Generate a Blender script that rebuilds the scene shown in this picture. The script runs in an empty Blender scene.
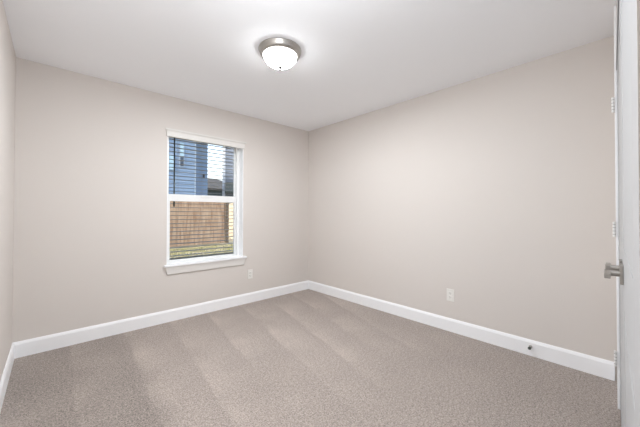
import bpy, bmesh, math, random
from mathutils import Vector, Matrix
random.seed(7)
S = bpy.context.scene
C = S.collection

# ------------------------------------------------------------------ camera
YAW, PITCH, ROLL, FPX, SHY = 42.938, 0.630, 0.081, 287.29, -4.317
cd = bpy.data.cameras.new('camera'); cam = bpy.data.objects.new('camera', cd); C.objects.link(cam)
cd.sensor_fit = 'HORIZONTAL'; cd.sensor_width = 36.0
cd.lens = FPX / 640.0 * 36.0
cd.shift_y = SHY / 640.0
cd.clip_start = 0.02; cd.clip_end = 400
cam.matrix_world = (Matrix.Translation((0, 0, 1.1804)) @ Matrix.Rotation(math.radians(-YAW), 4, 'Z')
                    @ Matrix.Rotation(math.radians(90 + PITCH), 4, 'X') @ Matrix.Rotation(math.radians(ROLL), 4, 'Z'))
S.camera = cam

# ------------------------------------------------------------------ world, sun, exposure
SKY_STRENGTH = 0.75
SUN_STRENGTH = 2.6
DOME_STRENGTH = 16.0
FILL_POWER = 27.0
BULB_POWER = 79.0
w = bpy.data.worlds.new('sky'); S.world = w; w.use_nodes = True
wn = w.node_tree.nodes; wl = w.node_tree.links
sky = wn.new('ShaderNodeTexSky'); sky.sky_type = 'NISHITA'; sky.sun_disc = False
sky.sun_elevation = math.radians(42); sky.sun_rotation = math.radians(-100)
sky.air_density = 1.0; sky.dust_density = 2.5; sky.ozone_density = 1.0
wn['Background'].inputs['Strength'].default_value = SKY_STRENGTH
# bright white haze low over the horizon
wtc = wn.new('ShaderNodeTexCoord'); wsx = wn.new('ShaderNodeSeparateXYZ'); wl.new(wtc.outputs['Generated'], wsx.inputs[0])
wmr = wn.new('ShaderNodeMapRange'); wmr.interpolation_type = 'SMOOTHSTEP'
for k_, v_ in (('From Min', .02), ('From Max', .42), ('To Min', 1.0), ('To Max', 0.0)): wmr.inputs[k_].default_value = v_
wl.new(wsx.outputs['Z'], wmr.inputs['Value'])
wmx = wn.new('ShaderNodeMix'); wmx.data_type = 'RGBA'; wl.new(wmr.outputs[0], wmx.inputs['Factor'])
wl.new(sky.outputs[0], wmx.inputs['A']); wmx.inputs['B'].default_value = (2.0, 2.0, 2.0, 1)
wl.new(wmx.outputs['Result'], wn['Background'].inputs['Color'])
# fill light added inside the room to brighten it, no fixture
hl = bpy.data.lights.new('fill_light', 'POINT'); hl.energy = FILL_POWER; hl.shadow_soft_size = .16; hl.color = (.94, .975, 1.0)
ho = bpy.data.objects.new('fill_light', hl); C.objects.link(ho); ho.location = (.50, .85, 2.10)
sl = bpy.data.lights.new('sun', 'SUN'); sl.energy = SUN_STRENGTH; sl.angle = math.radians(1.0); sl.color = (1.0, .95, .86)
so = bpy.data.objects.new('sun', sl); C.objects.link(so)
so.rotation_euler = Vector((1.0, 0.30, -0.85)).to_track_quat('-Z', 'Y').to_euler()
S.view_settings.view_transform = 'Standard'; S.view_settings.look = 'None'
S.view_settings.exposure = 0.17; S.view_settings.gamma = 1.0; S.view_settings.use_curve_mapping = False
S.cycles.max_bounces = 16; S.cycles.diffuse_bounces = 10; S.cycles.transparent_max_bounces = 16
S.cycles.use_denoising = True

# ------------------------------------------------------------------ materials
def mat(name, col, rough=.6, metal=0., bump=None, spec=.5, noise=None, coat=0.):
    m = bpy.data.materials.new(name); m.use_nodes = True
    nt = m.node_tree; b = nt.nodes['Principled BSDF']
    b.inputs['Base Color'].default_value = (*col, 1); b.inputs['Roughness'].default_value = rough
    b.inputs['Metallic'].default_value = metal; b.inputs['Specular IOR Level'].default_value = spec
    b.inputs['Coat Weight'].default_value = coat
    if bump or noise:
        tc = nt.nodes.new('ShaderNodeTexCoord')
    if bump:
        sc, st = bump
        n = nt.nodes.new('ShaderNodeTexNoise'); n.inputs['Scale'].default_value = sc; n.inputs['Detail'].default_value = 3
        bp = nt.nodes.new('ShaderNodeBump'); bp.inputs['Strength'].default_value = st; bp.inputs['Distance'].default_value = .002
        nt.links.new(tc.outputs['Object'], n.inputs['Vector']); nt.links.new(n.outputs['Fac'], bp.inputs['Height'])
        nt.links.new(bp.outputs['Normal'], b.inputs['Normal'])
    if noise:
        sc, col2 = noise[:2]
        n = nt.nodes.new('ShaderNodeTexNoise'); n.inputs['Scale'].default_value = sc; n.inputs['Detail'].default_value = 4
        mp = nt.nodes.new('ShaderNodeMapping')
        if len(noise) > 2: mp.inputs['Scale'].default_value = noise[2]
        r = nt.nodes.new('ShaderNodeValToRGB'); r.color_ramp.elements[0].position = .35; r.color_ramp.elements[1].position = .65
        r.color_ramp.elements[0].color = (*col, 1); r.color_ramp.elements[1].color = (*col2, 1)
        nt.links.new(tc.outputs['Object'], mp.inputs['Vector']); nt.links.new(mp.outputs[0], n.inputs['Vector'])
        nt.links.new(n.outputs['Fac'], r.inputs['Fac']); nt.links.new(r.outputs['Color'], b.inputs['Base Color'])
    return m

M = {}
M['wall'] = mat('greige wall paint', (.678, .638, .607), .75, bump=(160, .12), spec=.3)
M['ceiling'] = mat('flat white ceiling paint', (.93, .95, .982), .9, bump=(90, .15), spec=.2)
M['trim'] = mat('white semi gloss trim paint', (.91, .92, .94), .45)
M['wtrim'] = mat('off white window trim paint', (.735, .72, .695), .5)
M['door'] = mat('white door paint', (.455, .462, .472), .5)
M['casing'] = mat('casing paint with shade', (.47, .47, .48), .5)  # same white paint as the trim, with shade put into its colour
M['vinyl'] = mat('white window vinyl', (.84, .85, .85), .4)
M['slat'] = mat('backlit tone blind slat', (.15, .14, .12), .5)  # white slats, coloured dark to look backlit
M['rail'] = mat('white blind headrail', (.80, .80, .79), .45)
M['plate'] = mat('white plastic plate', (.80, .79, .76), .35)
M['slot'] = mat('dark outlet slot', (.03, .03, .03), .6)
M['nickel'] = mat('brushed nickel', (.46, .44, .415), .36, 1.0, bump=(300, .05))
M['darknickel'] = mat('satin nickel finial', (.10, .095, .09), .45, 1.0)
M['hinge'] = mat('painted hinge', (.80, .80, .79), .35)
M['pin'] = mat('hinge joint gap', (.25, .25, .24), .5)
M['steel'] = mat('grey green rubber tip', (.10, .115, .10), .5)
M['wood'] = mat('brown fence boards', (.255, .145, .074), .85, noise=(3.5, (.43, .295, .185), (3, 3, .35)), bump=(40, .3))
M['woodpale'] = mat('pale cedar fence boards', (.42, .34, .23), .85, noise=(3.0, (.52, .43, .31), (3, 3, .35)))
M['wooddark'] = mat('shaded fence post', (.08, .055, .033), .9, noise=(6, (.12, .08, .045), (3, 3, .4)))  # the end post's shaded side is put into this dark wood colour
M['siding'] = mat('blue lap siding', (.155, .215, .295), .7)
M['siding2'] = mat('slate blue lap siding', (.145, .165, .20), .7)
M['shingle'] = mat('grey brown shingles', (.032, .028, .022), .9, noise=(14, (.05, .044, .035)))
M['olive'] = mat('olive grey shingles', (.05, .055, .042), .9, noise=(14, (.075, .08, .063)))
M['teal'] = mat('teal siding', (.05, .075, .08), .8)
M['palecorner'] = mat('pale blue corner trim', (.27, .32, .37), .6)
M['outtrim'] = mat('exterior white trim', (.50, .52, .54), .6)
M['soil'] = mat('dry lawn soil', (.20, .17, .085), .95, noise=(1.6, (.30, .25, .16)), bump=(30, .5))
M['grass'] = mat('green yellow grass', (.165, .165, .045), .8, noise=(2.5, (.25, .215, .09)))
M['lantern'] = mat('dark lantern metal', (.02, .022, .025), .5)

def glass_mat(name, tint=(.97, .985, .98)):
    m = bpy.data.materials.new(name); m.use_nodes = True; nt = m.node_tree; nt.nodes.clear()
    o = nt.nodes.new('ShaderNodeOutputMaterial'); mx = nt.nodes.new('ShaderNodeMixShader')
    t = nt.nodes.new('ShaderNodeBsdfTransparent'); t.inputs[0].default_value = (*tint, 1)
    g = nt.nodes.new('ShaderNodeBsdfGlossy'); g.inputs['Roughness'].default_value = .02
    f = nt.nodes.new('ShaderNodeFresnel'); f.inputs['IOR'].default_value = 1.35
    nt.links.new(f.outputs[0], mx.inputs[0]); nt.links.new(t.outputs[0], mx.inputs[1]); nt.links.new(g.outputs[0], mx.inputs[2])
    nt.links.new(mx.outputs[0], o.inputs[0]); return m
M['glass'] = glass_mat('window glass')
M['housepane'] = mat('house glass with painted sky', (.28, .40, .46), .15)  # sky reflection painted in as the pane colour
M['housedark'] = mat('dark house glass', (.02, .035, .06), .25)
wm = mat('clear smoked acrylic', (.03, .045, .04), .15); wm.node_tree.nodes['Principled BSDF'].inputs['Transmission Weight'].default_value = .55
M['wand'] = wm

def carpet_mat():
    m = bpy.data.materials.new('beige cut pile carpet'); m.use_nodes = True
    nt = m.node_tree; L = nt.links; b = nt.nodes['Principled BSDF']
    b.inputs['Roughness'].default_value = .95; b.inputs['Specular IOR Level'].default_value = .1
    tc = nt.nodes.new('ShaderNodeTexCoord')
    sx = nt.nodes.new('ShaderNodeSeparateXYZ'); L.new(tc.outputs['Object'], sx.inputs[0])
    def math_(op, a, bb=None, cl=False):
        n = nt.nodes.new('ShaderNodeMath'); n.operation = op; n.use_clamp = cl
        for i, v in enumerate((a, bb)):
            if v is None: continue
            if isinstance(v, (int, float)): n.inputs[i].default_value = v
            else: L.new(v, n.inputs[i])
        return n.outputs[0]
    def noise(scale, detail=3, rough=.55):
        n = nt.nodes.new('ShaderNodeTexNoise'); n.inputs['Scale'].default_value = scale
        n.inputs['Detail'].default_value = detail; n.inputs['Roughness'].default_value = rough
        L.new(tc.outputs['Object'], n.inputs['Vector']); return n.outputs['Fac']
    # strokes left by the vacuum cleaner, fanning out from the window wall
    wig = math_('MULTIPLY', math_('SUBTRACT', noise(1.3), .5), .13)
    den = math_('ADD', math_('MULTIPLY', sx.outputs['Y'], .115), .62)
    u = math_('ADD', math_('DIVIDE', math_('SUBTRACT', sx.outputs['X'], .10), den), wig)
    saw = math_('FRACT', math_('DIVIDE', u, .405))
    edge = math_('MULTIPLY', saw, 14.0, True)                       # quick rise at the stroke's edge
    fall = math_('SUBTRACT', 1.0, saw)
    stroke = math_('MULTIPLY', edge, fall)
    patch = math_('MULTIPLY', math_('SUBTRACT', noise(2.0, 4), .36), 3.2, True)
    fade = math_('MULTIPLY', math_('SUBTRACT', sx.outputs['Y'], .7), .8, True)
    stroke = math_('MULTIPLY', math_('MULTIPLY', stroke, patch), fade)
    tuft = noise(120, 2, .8); tuft2 = noise(48, 3, .75)
    grain = math_('ADD', math_('MULTIPLY', math_('SUBTRACT', tuft, .5), 2.0), math_('MULTIPLY', math_('SUBTRACT', tuft2, .5), .8))
    val = math_('ADD', math_('ADD', .90, math_('MULTIPLY', stroke, .28)), math_('MULTIPLY', grain, 1.25))
    val = math_('ADD', val, math_('MULTIPLY', math_('SUBTRACT', noise(3.2, 4), .5), .16))
    first = math_('MULTIPLY', math_('SUBTRACT', .56, math_('ADD', sx.outputs['X'], wig)), 7.0, True)   # darker band along the left wall
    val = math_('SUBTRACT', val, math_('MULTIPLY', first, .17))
    mul = nt.nodes.new('ShaderNodeMix'); mul.data_type = 'RGBA'; mul.blend_type = 'MULTIPLY'; mul.inputs['Factor'].default_value = 1
    mul.inputs['A'].default_value = (.402, .345, .310, 1)
    cmb = nt.nodes.new('ShaderNodeCombineColor'); [L.new(val, cmb.inputs[i]) for i in range(3)]
    L.new(cmb.outputs[0], mul.inputs['B']); L.new(mul.outputs['Result'], b.inputs['Base Color'])
    bp = nt.nodes.new('ShaderNodeBump'); bp.inputs['Strength'].default_value = .7; bp.inputs['Distance'].default_value = .006
    L.new(grain, bp.inputs['Height']); L.new(bp.outputs['Normal'], b.inputs['Normal'])
    b.inputs['Sheen Weight'].default_value = .15; b.inputs['Sheen Roughness'].default_value = .6
    return m
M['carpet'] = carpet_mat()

def dome_mat():
    m = bpy.data.materials.new('glowing frosted glass'); m.use_nodes = True; nt = m.node_tree; b = nt.nodes['Principled BSDF']
    b.inputs['Base Color'].default_value = (.9, .88, .84, 1); b.inputs['Roughness'].default_value = .35
    b.inputs['Emission Color'].default_value = (.94, .975, 1.0, 1);
    b.inputs['Emission Strength'].default_value = DOME_STRENGTH
    t = nt.nodes.new('ShaderNodeBsdfTransparent'); mx = nt.nodes.new('ShaderNodeMixShader'); mx.inputs[0].default_value = .5
    nt.links.new(t.outputs[0], mx.inputs[1]); nt.links.new(b.outputs[0], mx.inputs[2])
    nt.links.new(mx.outputs[0], nt.nodes['Material Output'].inputs[0])
    return m
M['dome'] = dome_mat()

# ------------------------------------------------------------------ mesh helpers
class MB:
    def __init__(s): s.bm = bmesh.new()
    def box(s, x0, x1, y0, y1, z0, z1, bev=0.):
        vs = [s.bm.verts.new(p) for p in ((x0,y0,z0),(x1,y0,z0),(x1,y1,z0),(x0,y1,z0),(x0,y0,z1),(x1,y0,z1),(x1,y1,z1),(x0,y1,z1))]
        fs = [s.bm.faces.new([vs[i] for i in f]) for f in ((3,2,1,0),(4,5,6,7),(0,1,5,4),(1,2,6,5),(2,3,7,6),(3,0,4,7))]
        if bev > 0:
            ed = list({e for f in fs for e in f.edges})
            bmesh.ops.bevel(s.bm, geom=ed, offset=bev, segments=2, affect='EDGES', profile=.6)
        return s
    def prism(s, pts, d0, d1, f):
        """closed 2-D outline pts swept from d0 to d1; f(a, b, d) -> xyz"""
        A = [s.bm.verts.new(f(a, b, d0)) for a, b in pts]; B = [s.bm.verts.new(f(a, b, d1)) for a, b in pts]
        n = len(pts)
        s.bm.faces.new(A[::-1]); s.bm.faces.new(B)
        for i in range(n): s.bm.faces.new((A[i], A[(i+1) % n], B[(i+1) % n], B[i]))
        return s
    def lathe(s, prof, f, n=48):
        """profile (r, h) turned round an axis; f(x, y, h) -> xyz"""
        rings = []
        for r, h in prof:
            if r < 1e-6: rings.append([s.bm.verts.new(f(0, 0, h))])
            else: rings.append([s.bm.verts.new(f(r*math.cos(2*math.pi*k/n), r*math.sin(2*math.pi*k/n), h)) for k in range(n)])
        for a, b in zip(rings, rings[1:]):
            for k in range(n):
                k2 = (k+1) % n
                if len(a) == 1 and len(b) == 1: continue
                if len(a) == 1: s.bm.faces.new((a[0], b[k2], b[k]))
                elif len(b) == 1: s.bm.faces.new((a[k], a[k2], b[0]))
                else: s.bm.faces.new((a[k], a[k2], b[k2], b[k]))
        return s
    def build(s, name, m, parent=None, smooth=False, loc=None, rz=None):
        bmesh.ops.recalc_face_normals(s.bm, faces=s.bm.faces[:])
        me = bpy.data.meshes.new(name); s.bm.to_mesh(me); s.bm.free()
        me.materials.append(m)
        if smooth:
            for p in me.polygons: p.use_smooth = True
        o = bpy.data.objects.new(name, me); C.objects.link(o)
        if parent is not None: o.parent = parent
        if loc is not None: o.location = loc
        if rz is not None: o.rotation_euler = (0, 0, rz)
        return o
def struct(o): o['kind'] = 'structure'; return o
def tag(o, label, cat, group=None, kind=None):
    o['label'] = label; o['category'] = cat
    if group: o['group'] = group
    if kind: o['kind'] = kind
    return o
def thing(name, loc, label, cat, group=None, rz=0):
    o = bpy.data.objects.new(name, None); C.objects.link(o); o.location = loc; o.rotation_euler = (0, 0, rz)
    o.empty_display_size = .1
    return tag(o, label, cat, group)

# ------------------------------------------------------------------ room shell
XL, XR, YB, H = -.229, 2.908, 3.3855, 2.44
YH = -1.30                                   # end of the entry passage behind the camera
T = .12
CA, CS = -.0235, .0265                       # closet wall line: y = CA + CS * x
CRZ = math.atan(CS)
CUT = .558                                   # corner of the closet wall beside the entry
WX0, WX1, WZ0, WZ1 = .900, 1.798, .592, 2.078  # window opening
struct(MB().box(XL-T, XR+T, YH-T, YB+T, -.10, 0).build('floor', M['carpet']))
struct(MB().box(XL-T, XR+T, YH-T, YB+T, H, H+.10).build('ceiling', M['ceiling']))
WT = .24
struct(MB().box(XL-T, WX0, YB, YB+WT, 0, H).box(WX1, XR+T, YB, YB+WT, 0, H).box(WX0, WX1, YB, YB+WT, 0, WZ0)
       .box(WX0, WX1, YB, YB+WT, WZ1, H).build('wall_back', M['wall']))
struct(MB().box(XR, XR+T, YH-T, YB, 0, H).build('wall_right', M['wall']))
struct(MB().box(XL-T, XL, YH-T, YB, 0, H).build('wall_left', M['wall']))
struct(MB().box(XL, XR, YH-T, YH, 0, H).build('wall_hall', M['wall']))
# closet wall (local: x along the wall, y out into the room)
DU0, DU1, DZ = .60, 2.50, 2.045
struct(MB().box(CUT, DU0-.015, -.115, -.0005, 0, H).box(DU1+.015, XR+.01, -.115, -.0005, 0, H)
       .box(DU0-.015, DU1+.015, -.115, -.0005, DZ+.015, H).box(CUT, CUT+.115, -1.24, -.115, 0, H)
       .build('wall_front', M['wall'], loc=(0, CA, 0), rz=CRZ))
# baseboards: 14 mm thick with an eased top
BH, BT = .1284, .014
prof = [(0, 0), (BT, 0), (BT, BH-.022), (BT-.003, BH-.014), (BT-.007, BH-.004), (BT-.009, BH), (0, BH)]
struct(MB().prism(prof, XL, XR, lambda a, b, d: (d, YB-a, b)).build('baseboard_back', M['trim']))
struct(MB().prism(prof, .075, YB-BT, lambda a, b, d: (XR-a, d, b)).build('baseboard_right', M['trim']))
struct(MB().prism(prof, YH, YB-BT, lambda a, b, d: (XL+a, d, b)).build('baseboard_left', M['trim']))
struct(MB().prism(prof, DU1+.062, XR-BT, lambda a, b, d: (d, a*.7-.0005, b)).build('baseboard_front', M['trim'], loc=(0, CA, 0), rz=CRZ))

# ------------------------------------------------------------------ window
win = struct(thing('window_1', (0, 0, 0), 'white single-hung window in the back wall', 'window'))
del win['label']; del win['category']
J = .0145
f = MB()                                     # painted jamb lining of the recess + vinyl frame
f.box(WX0, WX0+.008, YB+.001, YB+.10, WZ0, WZ1).box(WX1-.008, WX1, YB+.001, YB+.10, WZ0, WZ1).box(WX0, WX1, YB+.001, YB+.10, WZ1-.008, WZ1)
f.build('jamb', M['trim'], win)
f = MB(); y0, y1 = YB+.098, YB+.18
f.box(WX0, WX0+.042, y0, y1, WZ0, WZ1, .002).box(WX1-.042, WX1, y0, y1, WZ0, WZ1, .002)
f.box(WX0+.042, WX1-.042, y0, y1, WZ1-.020, WZ1, .002).box(WX0+.042, WX1-.042, y0, y1, WZ0, WZ0+.028, .002)
f.build('window_frame', M['vinyl'], win)
def sash(name, x0, x1, z0, z1, y0, y1, st, top, bot):
    m = MB()
    m.box(x0, x0+st, y0, y1, z0, z1, .002).box(x1-st, x1, y0, y1, z0, z1, .002)
    m.box(x0+st, x1-st, y0, y1, z1-top, z1, .002).box(x0+st, x1-st, y0, y1, z0, z0+bot, .002)
    o = m.build(name, M['vinyl'], win)
    ym = (y0+y1)/2
    MB().box(x0+st-.004, x1-st+.004, ym-.002, ym+.002, z0+bot-.004, z1-top+.004).build('pane', M['glass'], o)
    return o
sash('upper_sash', WX0+.042, WX1-.042, 1.312, WZ1-.020, YB+.142, YB+.172, .012, .012, .066)
sash('lower_sash', WX0+.036, WX1-.048, WZ0+.028, 1.383, YB+.104, YB+.138, .022, .078, .022)
MB().box(1.30, 1.40, YB+.094, YB+.112, 1.355, 1.383, .003).build('sash_lock', M['vinyl'], win)
# stool and apron, head casing with a flared cap
MB().box(.872, 1.838, YB-.034, YB+.10, WZ0, WZ0+.021, .004).build('window_stool', M['trim'], win)
ap = [(0, .506), (.008, .503), (.0165, .512), (.0175, .545), (.0205, .565), (.024, .580), (.024, .592), (0, .592)]
m = MB()
def apx(a, b):                               # the apron's ends return inwards towards the bottom
    t = (.592-b)/.089
    return .022*max(0, t)
A = [m.bm.verts.new((.884+apx(a, b), YB-a, b)) for a, b in ap]; B = [m.bm.verts.new((1.826-apx(a, b), YB-a, b)) for a, b in ap]
m.bm.faces.new(A[::-1]); m.bm.faces.new(B)
for i in range(len(ap)): m.bm.faces.new((A[i], A[(i+1) % len(ap)], B[(i+1) % len(ap)], B[i]))
m.build('window_apron', M['wtrim'], win)
m = MB()
hp = [(0, 1.998), (.016, 1.998), (.018, 2.004), (.018, 2.052), (.022, 2.060), (.030, 2.068), (.032, 2.082), (0, 2.082)]
A = [m.bm.verts.new((.890-max(0, a-.018), YB-a, b)) for a, b in hp]; B = [m.bm.verts.new((1.806+max(0, a-.018)*1.2, YB-a, b)) for a, b in hp]
m.bm.faces.new(A[::-1]); m.bm.faces.new(B)
for i in range(len(hp)): m.bm.faces.new((A[i], A[(i+1) % len(hp)], B[(i+1) % len(hp)], B[i]))
m.build('window_header', M['wtrim'], win)

# ------------------------------------------------------------------ closet doors and casing
def clo(o): o.location = (0, CA, 0); o.rotation_euler = (0, 0, CRZ); return o
cw = .055
m = MB()
m.prism([(CUT+.002, -.0005), (DU0, -.0005), (DU0, .004), (DU0-.006, .004)], 0, DZ+cw, lambda a, b, d: (a, b, d)).box(DU0, DU1, -.0005, .004, DZ, DZ+cw, .0015)
m.box(DU0-.015, DU0, -.115, -.0005, 0, DZ).box(DU1, DU1+.015, -.115, -.0005, 0, DZ).box(DU0-.015, DU1+.015, -.115, -.0005, DZ, DZ+.015)
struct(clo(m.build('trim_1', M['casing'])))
struct(clo(MB().box(DU1, DU1+.060, -.0005, .011, 0, H, .0015).build('trim_2', M['trim'])))
def door(name, u0, u1, hinge_right, lever_u, lever_dir):
    root = struct(bpy.data.objects.new(name, None)); C.objects.link(root); clo(root)
    st, z0, z1 = .105, .018, DZ-.005
    m = MB()
    m.box(u0, u0+st, -.037, -.001, z0, z1, .0015).box(u1-st, u1, -.037, -.001, z0, z1, .0015)
    for a, b in ((z0, z0+.20), (.86, 1.06), (z1-.11, z1)): m.box(u0+st, u1-st, -.037, -.001, a, b)
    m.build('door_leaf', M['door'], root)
    for a, b in ((z0+.20, .86), (1.06, z1-.11)):
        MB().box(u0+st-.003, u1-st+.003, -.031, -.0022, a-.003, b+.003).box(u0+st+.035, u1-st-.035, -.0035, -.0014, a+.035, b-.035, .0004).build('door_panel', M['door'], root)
    hu = u1+.002 if hinge_right else u0-.002
    for hz in (1.838, 1.080, .300) if hinge_right else ():
        k = MB().lathe([(0, -.045), (.0065, -.045), (.0065, .045), (0, .045)], lambda x, y, h: (hu+x, .0185+y, hz+h), 16).build('hinge', M['hinge'], root)
        g = MB()
        for dz in (-.030, -.010, .010, .030):
            g.lathe([(.0068, dz-.0012), (.0068, dz+.0012)], lambda x, y, h: (hu+x, .0185+y, hz+h), 16)
        g.build('knuckle_gap', M['pin'], k)
    z = .967
    lv = MB().box(lever_u-.0325, lever_u+.0325, -.001, .008, z-.0325, z+.0325, .0015).build('lever_handle', M['nickel'], root)
    MB().lathe([(0, .007), (.0105, .007), (.0105, .046), (0, .046)], lambda x, y, h: (lever_u+x, h, z+y), 20).build('lever_stem', M['nickel'], lv)
    a, b = sorted((lever_u-lever_dir*.012, lever_u+lever_dir*.080))
    MB().box(a, b, .030, .046, z-.0085, z+.0085, .002).build('lever_bar', M['nickel'], lv)
    return root
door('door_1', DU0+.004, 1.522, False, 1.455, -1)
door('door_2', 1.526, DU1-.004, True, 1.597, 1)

# ------------------------------------------------------------------ ceiling light
cl = thing('ceiling_light', (1.283, 1.836, H), 'round brushed nickel flush ceiling light with glowing frosted glass dome', 'ceiling light')
MB().lathe([(0, 0), (.163, 0), (.1655, -.004), (.1655, -.010), (.161, -.014), (.158, -.030), (.150, -.042), (.139, -.050), (.131, -.052), (.126, -.048), (.120, -.030), (0, -.030)],
           lambda x, y, h: (x, y, h), 72).build('pan', M['nickel'], cl, True)
dp = [(.128*math.cos(t)**.9, -.045-.083*math.sin(t)) for t in [math.pi/2*i/14 for i in range(15)]]
dp[-1] = (0, dp[-1][1])
MB().lathe(dp, lambda x, y, h: (x, y, h), 72).build('glass_dome', M['dome'], cl, True)
MB().lathe([(0, -.122), (.013, -.126), (.0155, -.133), (.0145, -.139), (.009, -.142), (.0085, -.150), (.005, -.155), (0, -.156)], lambda x, y, h: (x, y, h), 24).build('finial', M['darknickel'], cl, True)
MB().lathe([(0, -.110), (.045, -.110), (.045, -.113), (0, -.113)], lambda x, y, h: (x, y, h), 32).build('finial_shade', M['nickel'], cl)  # unseen disc added to keep the bulb's light off the finial
bd = bpy.data.lights.new('bulb', 'AREA'); bd.shape = 'DISK'; bd.size = .20; bd.energy = BULB_POWER; bd.color = (.94, .975, 1.0)
bo = bpy.data.objects.new('bulb', bd); C.objects.link(bo); bo.parent = cl; bo.location = (0, 0, -.058)
# ------------------------------------------------------------------ outlets
def outlet(loc, rz, label, group):
    t = thing('wall_outlet', loc, label, 'outlet', group, rz)
    MB().box(-.036, .036, -.006, 0, -.060, .060, .0025).build('cover_plate', M['plate'], t)
    for dz in (-.0195, .0195):
        r = MB().box(-.0165, .0165, -.0085, -.004, dz-.0145, dz+.0145, .003).build('receptacle', M['plate'], t)
        MB().box(-.0085, -.0060, -.0089, -.0080, dz-.003, dz+.006).box(.0060, .0085, -.0089, -.0080, dz-.003, dz+.006).box(-.002, .002, -.0089, -.0080, dz-.010, dz-.006).build('slot', M['slot'], r)
    MB().lathe([(0, -.0072), (.003, -.0070), (.003, -.005)], lambda x, y, h: (x, h, y), 14).build('screw', M['plate'], t)
outlet((1.899, YB, .371), 0, 'white wall outlet on the window wall, right of the sill', None)
outlet((XR, 1.2155, .359), -math.pi/2, 'white wall outlet low on the long bare right wall', None)

# ------------------------------------------------------------------ door stop on the right baseboard
ds = thing('door_stop', (XR-BT, .559, .0765), 'small grey rubber-tipped door stop on the right wall baseboard', 'door stop')
fx = lambda x, y, h: (-h, x, y)
MB().lathe([(0, 0), (.012, 0), (.012, .003), (.006, .006), (.0048, .010), (.0048, .036), (0, .036)], fx, 20).build('rod', M['nickel'], ds, True)
MB().lathe([(0, .034), (.0095, .034), (.0115, .038), (.0115, .046), (.007, .050), (0, .051)], fx, 20).build('rubber_tip', M['steel'], ds, True)

# ------------------------------------------------------------------ window blind
bl = thing('window_blind', (1.35, YB+.205, 2.072), 'horizontal slat blind lowered with open slats behind the window glass', 'blind')
bx0, bx1 = WX0+.030-1.35, WX1-.010-1.35
MB().box(bx0, bx1, -.028, .028, -.030, .004, .002).build('headrail', M['rail'], bl)
m = MB()
pitch, ztop, zbot = .0465, -.050, -1.400
n = int((ztop-zbot)/pitch)
tilt = math.radians(3)
for k in range(n+1):
    z = ztop-k*pitch
    pr = []
    for i in range(5):
        a = -.024+.048*i/4; pr.append((a, z+.0022*(1-(a/.024)**2)+a*math.tan(tilt)+.0022))
    pr += [(a, b-.0036) for a, b in pr[::-1]]
    m.prism(pr, bx0, bx1, lambda a, b, d: (d, a, b))
m.build('slats', M['slat'], bl)
MB().box(bx0, bx1, -.025, .025, -1.438, -1.422, .003).build('bottom_rail', M['slat'], bl)
for x in (bx0+.14, 0, bx1-.14):
    MB().box(x-.0008, x+.0008, -.0262, -.025, -1.425, -.035).box(x-.0008, x+.0008, .025, .0262, -1.425, -.035).build('ladder_cord', M['slat'], bl)
MB().lathe([(0, -.790), (.0095, -.788), (.0095, -.700), (.008, -.690), (.008, .010), (0, .012)], lambda x, y, h: (1.021-1.35+x, -.030+y, h-.040), 12).build('tilt_wand', M['wand'], bl, True)

# ------------------------------------------------------------------ outside: lawn, fences, houses
GZ = -.28
struct(MB().box(-30, 60, YB+.6, 70, GZ-.2, GZ).build('lawn', M['soil']))
g = MB()
for i in range(9000):
    x, y = random.uniform(1.6, 8.2), random.uniform(8.0, 12.2)
    a = random.uniform(0, math.pi); ww = random.uniform(.006, .012); hh = random.uniform(.03, .085)
    dx, dy = ww*math.cos(a), ww*math.sin(a)
    lx, ly = random.uniform(-.03, .03), random.uniform(-.03, .03)
    v = [g.bm.verts.new(p) for p in ((x-dx, y-dy, GZ-.002), (x+dx, y+dy, GZ-.002), (x+lx, y+ly, GZ+hh))]
    g.bm.faces.new(v)
tag(g.build('grass', M['grass']), 'yellow-green grass on the lawn in front of the brown fence', 'grass', kind='stuff')

def fence(p0, p1, h, label, wood, post, posts, back):
    d = Vector((p1[0]-p0[0], p1[1]-p0[1], 0)); L = d.length
    t = thing('wooden_fence', (p0[0], p0[1], GZ), label, 'fence', None, math.atan2(d.y, d.x))
    m = MB(); x = 0
    while x < L-.01:
        wd = min(.138, L-x); yy = random.uniform(-.004, .004); hh = h+random.uniform(-.012, .012)
        m.prism([(x, .02), (x+wd, .02), (x+wd, hh-.03), (x+wd-.03, hh), (x+.03, hh), (x, hh-.03)], yy-.009, yy+.009, lambda a, b, d_: (a, d_, b))
        x += .141
    m.build('picket_panel', wood, t)
    for z in (.25, h*.52, h-.25): MB().box(0, L, back*.012, back*.052, z, z+.09).build('rail', post, t)
    for px in posts: MB().box(px-.05, px+.05, back*.012+(0 if back > 0 else -.1), back*.012+(.1 if back > 0 else 0), 0, h-.05).build('post', post, t)
    return t
fence((-.6, 12.42), (6.00, 13.14), 1.98, 'long brown wooden picket fence across the lawn below the houses', M['wood'], M['wooddark'], (.9, 3.3, 5.7), 1)
pt = MB().box(-.07, .07, -.07, .07, 0, 2.02, .006).prism([(-.085, 2.02), (.085, 2.02), (0, 2.07)], -.085, .085, lambda a, b, d: (a, d, b)).build('fence_post', M['wooddark'], loc=(6.10, 13.10, GZ))
tag(pt, 'shade-darkened post at the right end of the brown fence', 'post')
fence((7.62, 16.2), (6.80, 13.75), 1.95, 'pale sunlit cedar fence beyond the brown fence end', M['woodpale'], M['woodpale'], (.1, 2.4), 1)

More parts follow.
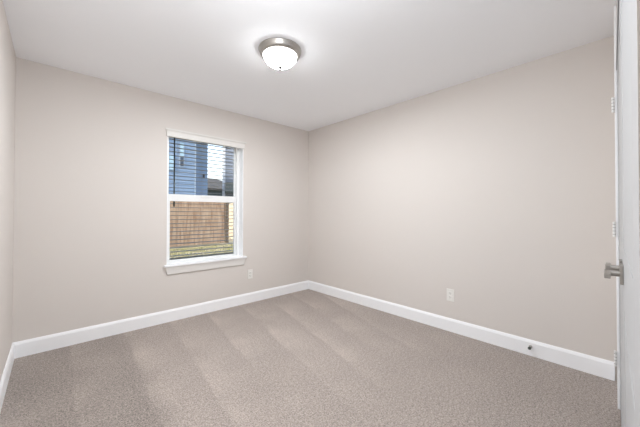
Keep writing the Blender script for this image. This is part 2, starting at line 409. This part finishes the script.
def siding(m, x0, x1, y, z0, z1, lap=.19):
    """lapped boards on a wall facing -y"""
    z = z0
    while z < z1-.01:
        t = min(z+lap, z1)
        m.prism([(0, z), (-.022, z), (-.004, t), (0, t)], x0, x1, lambda a, b, d: (d, y+a, b)); z += lap
    return m
def siding_x(m, x, y0, y1, z0, z1, lap=.19):
    """lapped boards on a wall facing -x"""
    z = z0
    while z < z1-.01:
        t = min(z+lap, z1)
        m.prism([(0, z), (-.022, z), (-.004, t), (0, t)], y0, y1, lambda a, b, d: (x+a, d, b)); z += lap
    return m
def house_window(root, x0, x1, z0, z1, y, upper, lower, bar=True):
    fr = .03; zm = z0+(z1-z0)*.42 if bar else z0
    m = MB().box(x0-fr, x0, y-.05, y, z0-fr, z1+fr).box(x1, x1+fr, y-.05, y, z0-fr, z1+fr).box(x0, x1, y-.05, y, z1, z1+fr).box(x0, x1, y-.05, y, z0-fr, z0)
    if bar: m.box(x0, x1, y-.05, y, zm-.02, zm+.02)
    o = m.build('window', M['palecorner'], root)
    MB().box(x0, x1, y-.03, y-.01, zm, z1).build('pane', upper, o)
    if bar: MB().box(x0, x1, y-.03, y-.01, z0, zm).build('pane', lower, o)
# blue two-storey house
ha = thing('neighbor_house', (5.5, 20, GZ), 'blue lap-sided two-storey house on the left behind the brown fence', 'house')
ha.matrix_world = Matrix.Identity(4)
m = MB().box(1.2, 7.06, 20, 28, GZ, 7.2).box(7.06, 8.36, 21.2, 28, GZ, 7.2)
siding(m, 1.2, 7.06, 20, GZ, 7.2); siding(m, 7.06, 8.36, 21.2, GZ, 7.2)
m.build('wall', M['siding'], ha)
MB().box(7.02, 7.08, 19.96, 20.05, GZ, 7.2).build('corner_board', M['palecorner'], ha)
MB().prism([(.7, 7.2), (8.9, 7.2), (4.8, 9.6)], 19.5, 28.5, lambda a, b, d: (a, d, b)).build('roof', M['shingle'], ha)
house_window(ha, 5.40, 5.72, 3.92, 4.85, 19.975, M['housepane'], M['housepane'])
house_window(ha, 6.07, 6.29, 4.20, 5.72, 19.975, M['housepane'], M['housedark'])
MB().box(8.00, 8.10, 21.02, 21.2, 3.66, 3.92, .01).box(8.03, 8.07, 21.08, 21.2, 3.92, 3.98).build('wall_lantern', M['lantern'], ha)
# slate-blue house on the right with a white corner and a low front roof
hb = thing('neighbor_house', (11.62, 25.93, GZ), 'slate blue house with white corner trim at the right of the window view', 'house', None, math.radians(-27))
m = MB().box(.20, 8, .05, 9, 0, 9.7)
siding(m, .20, 8, .05, 0, 9.7); siding_x(m, .20, .05, 9, 0, 9.7); m.build('wall', M['siding2'], hb)
MB().box(0, .26, -.02, .25, 0, 9.7).build('corner_board', M['outtrim'], hb)
MB().prism([(.05, 4.3), (-1.9, 3.3), (-1.9, 3.15), (.05, 3.15)], .3, 8, lambda a, b, d: (d, a, b)).build('porch_roof', M['olive'], hb)
MB().prism([(-.3, 9.7), (8.4, 9.7), (4, 12)], -.5, 9.5, lambda a, b, d: (a, d, b)).build('roof', M['shingle'], hb)
# low house far behind, between the two
hc = thing('neighbor_house', (15, 36, GZ), 'distant low house with dark brown roof between the two blue houses', 'house')
hc.matrix_world = Matrix.Identity(4)
MB().box(10.6, 24, 40, 50, GZ, 4.55).build('wall', M['teal'], hc)
rb = MB()
v = [rb.bm.verts.new(p) for p in ((10.0, 39.4, 4.5), (24.6, 39.4, 4.5), (24.6, 50.6, 4.5), (10.0, 50.6, 4.5), (16.6, 45, 6.5), (19.0, 45, 6.5),
                                  (10.0, 39.4, 4.3), (24.6, 39.4, 4.3), (24.6, 50.6, 4.3), (10.0, 50.6, 4.3))]
for fc in ((0,1,5,4), (1,2,5), (2,3,4,5), (3,0,4), (0,6,7,1), (1,7,8,2), (2,8,9,3), (3,9,6,0), (9,8,7,6)): rb.bm.faces.new([v[i] for i in fc])
rb.build('roof', M['shingle'], hc)
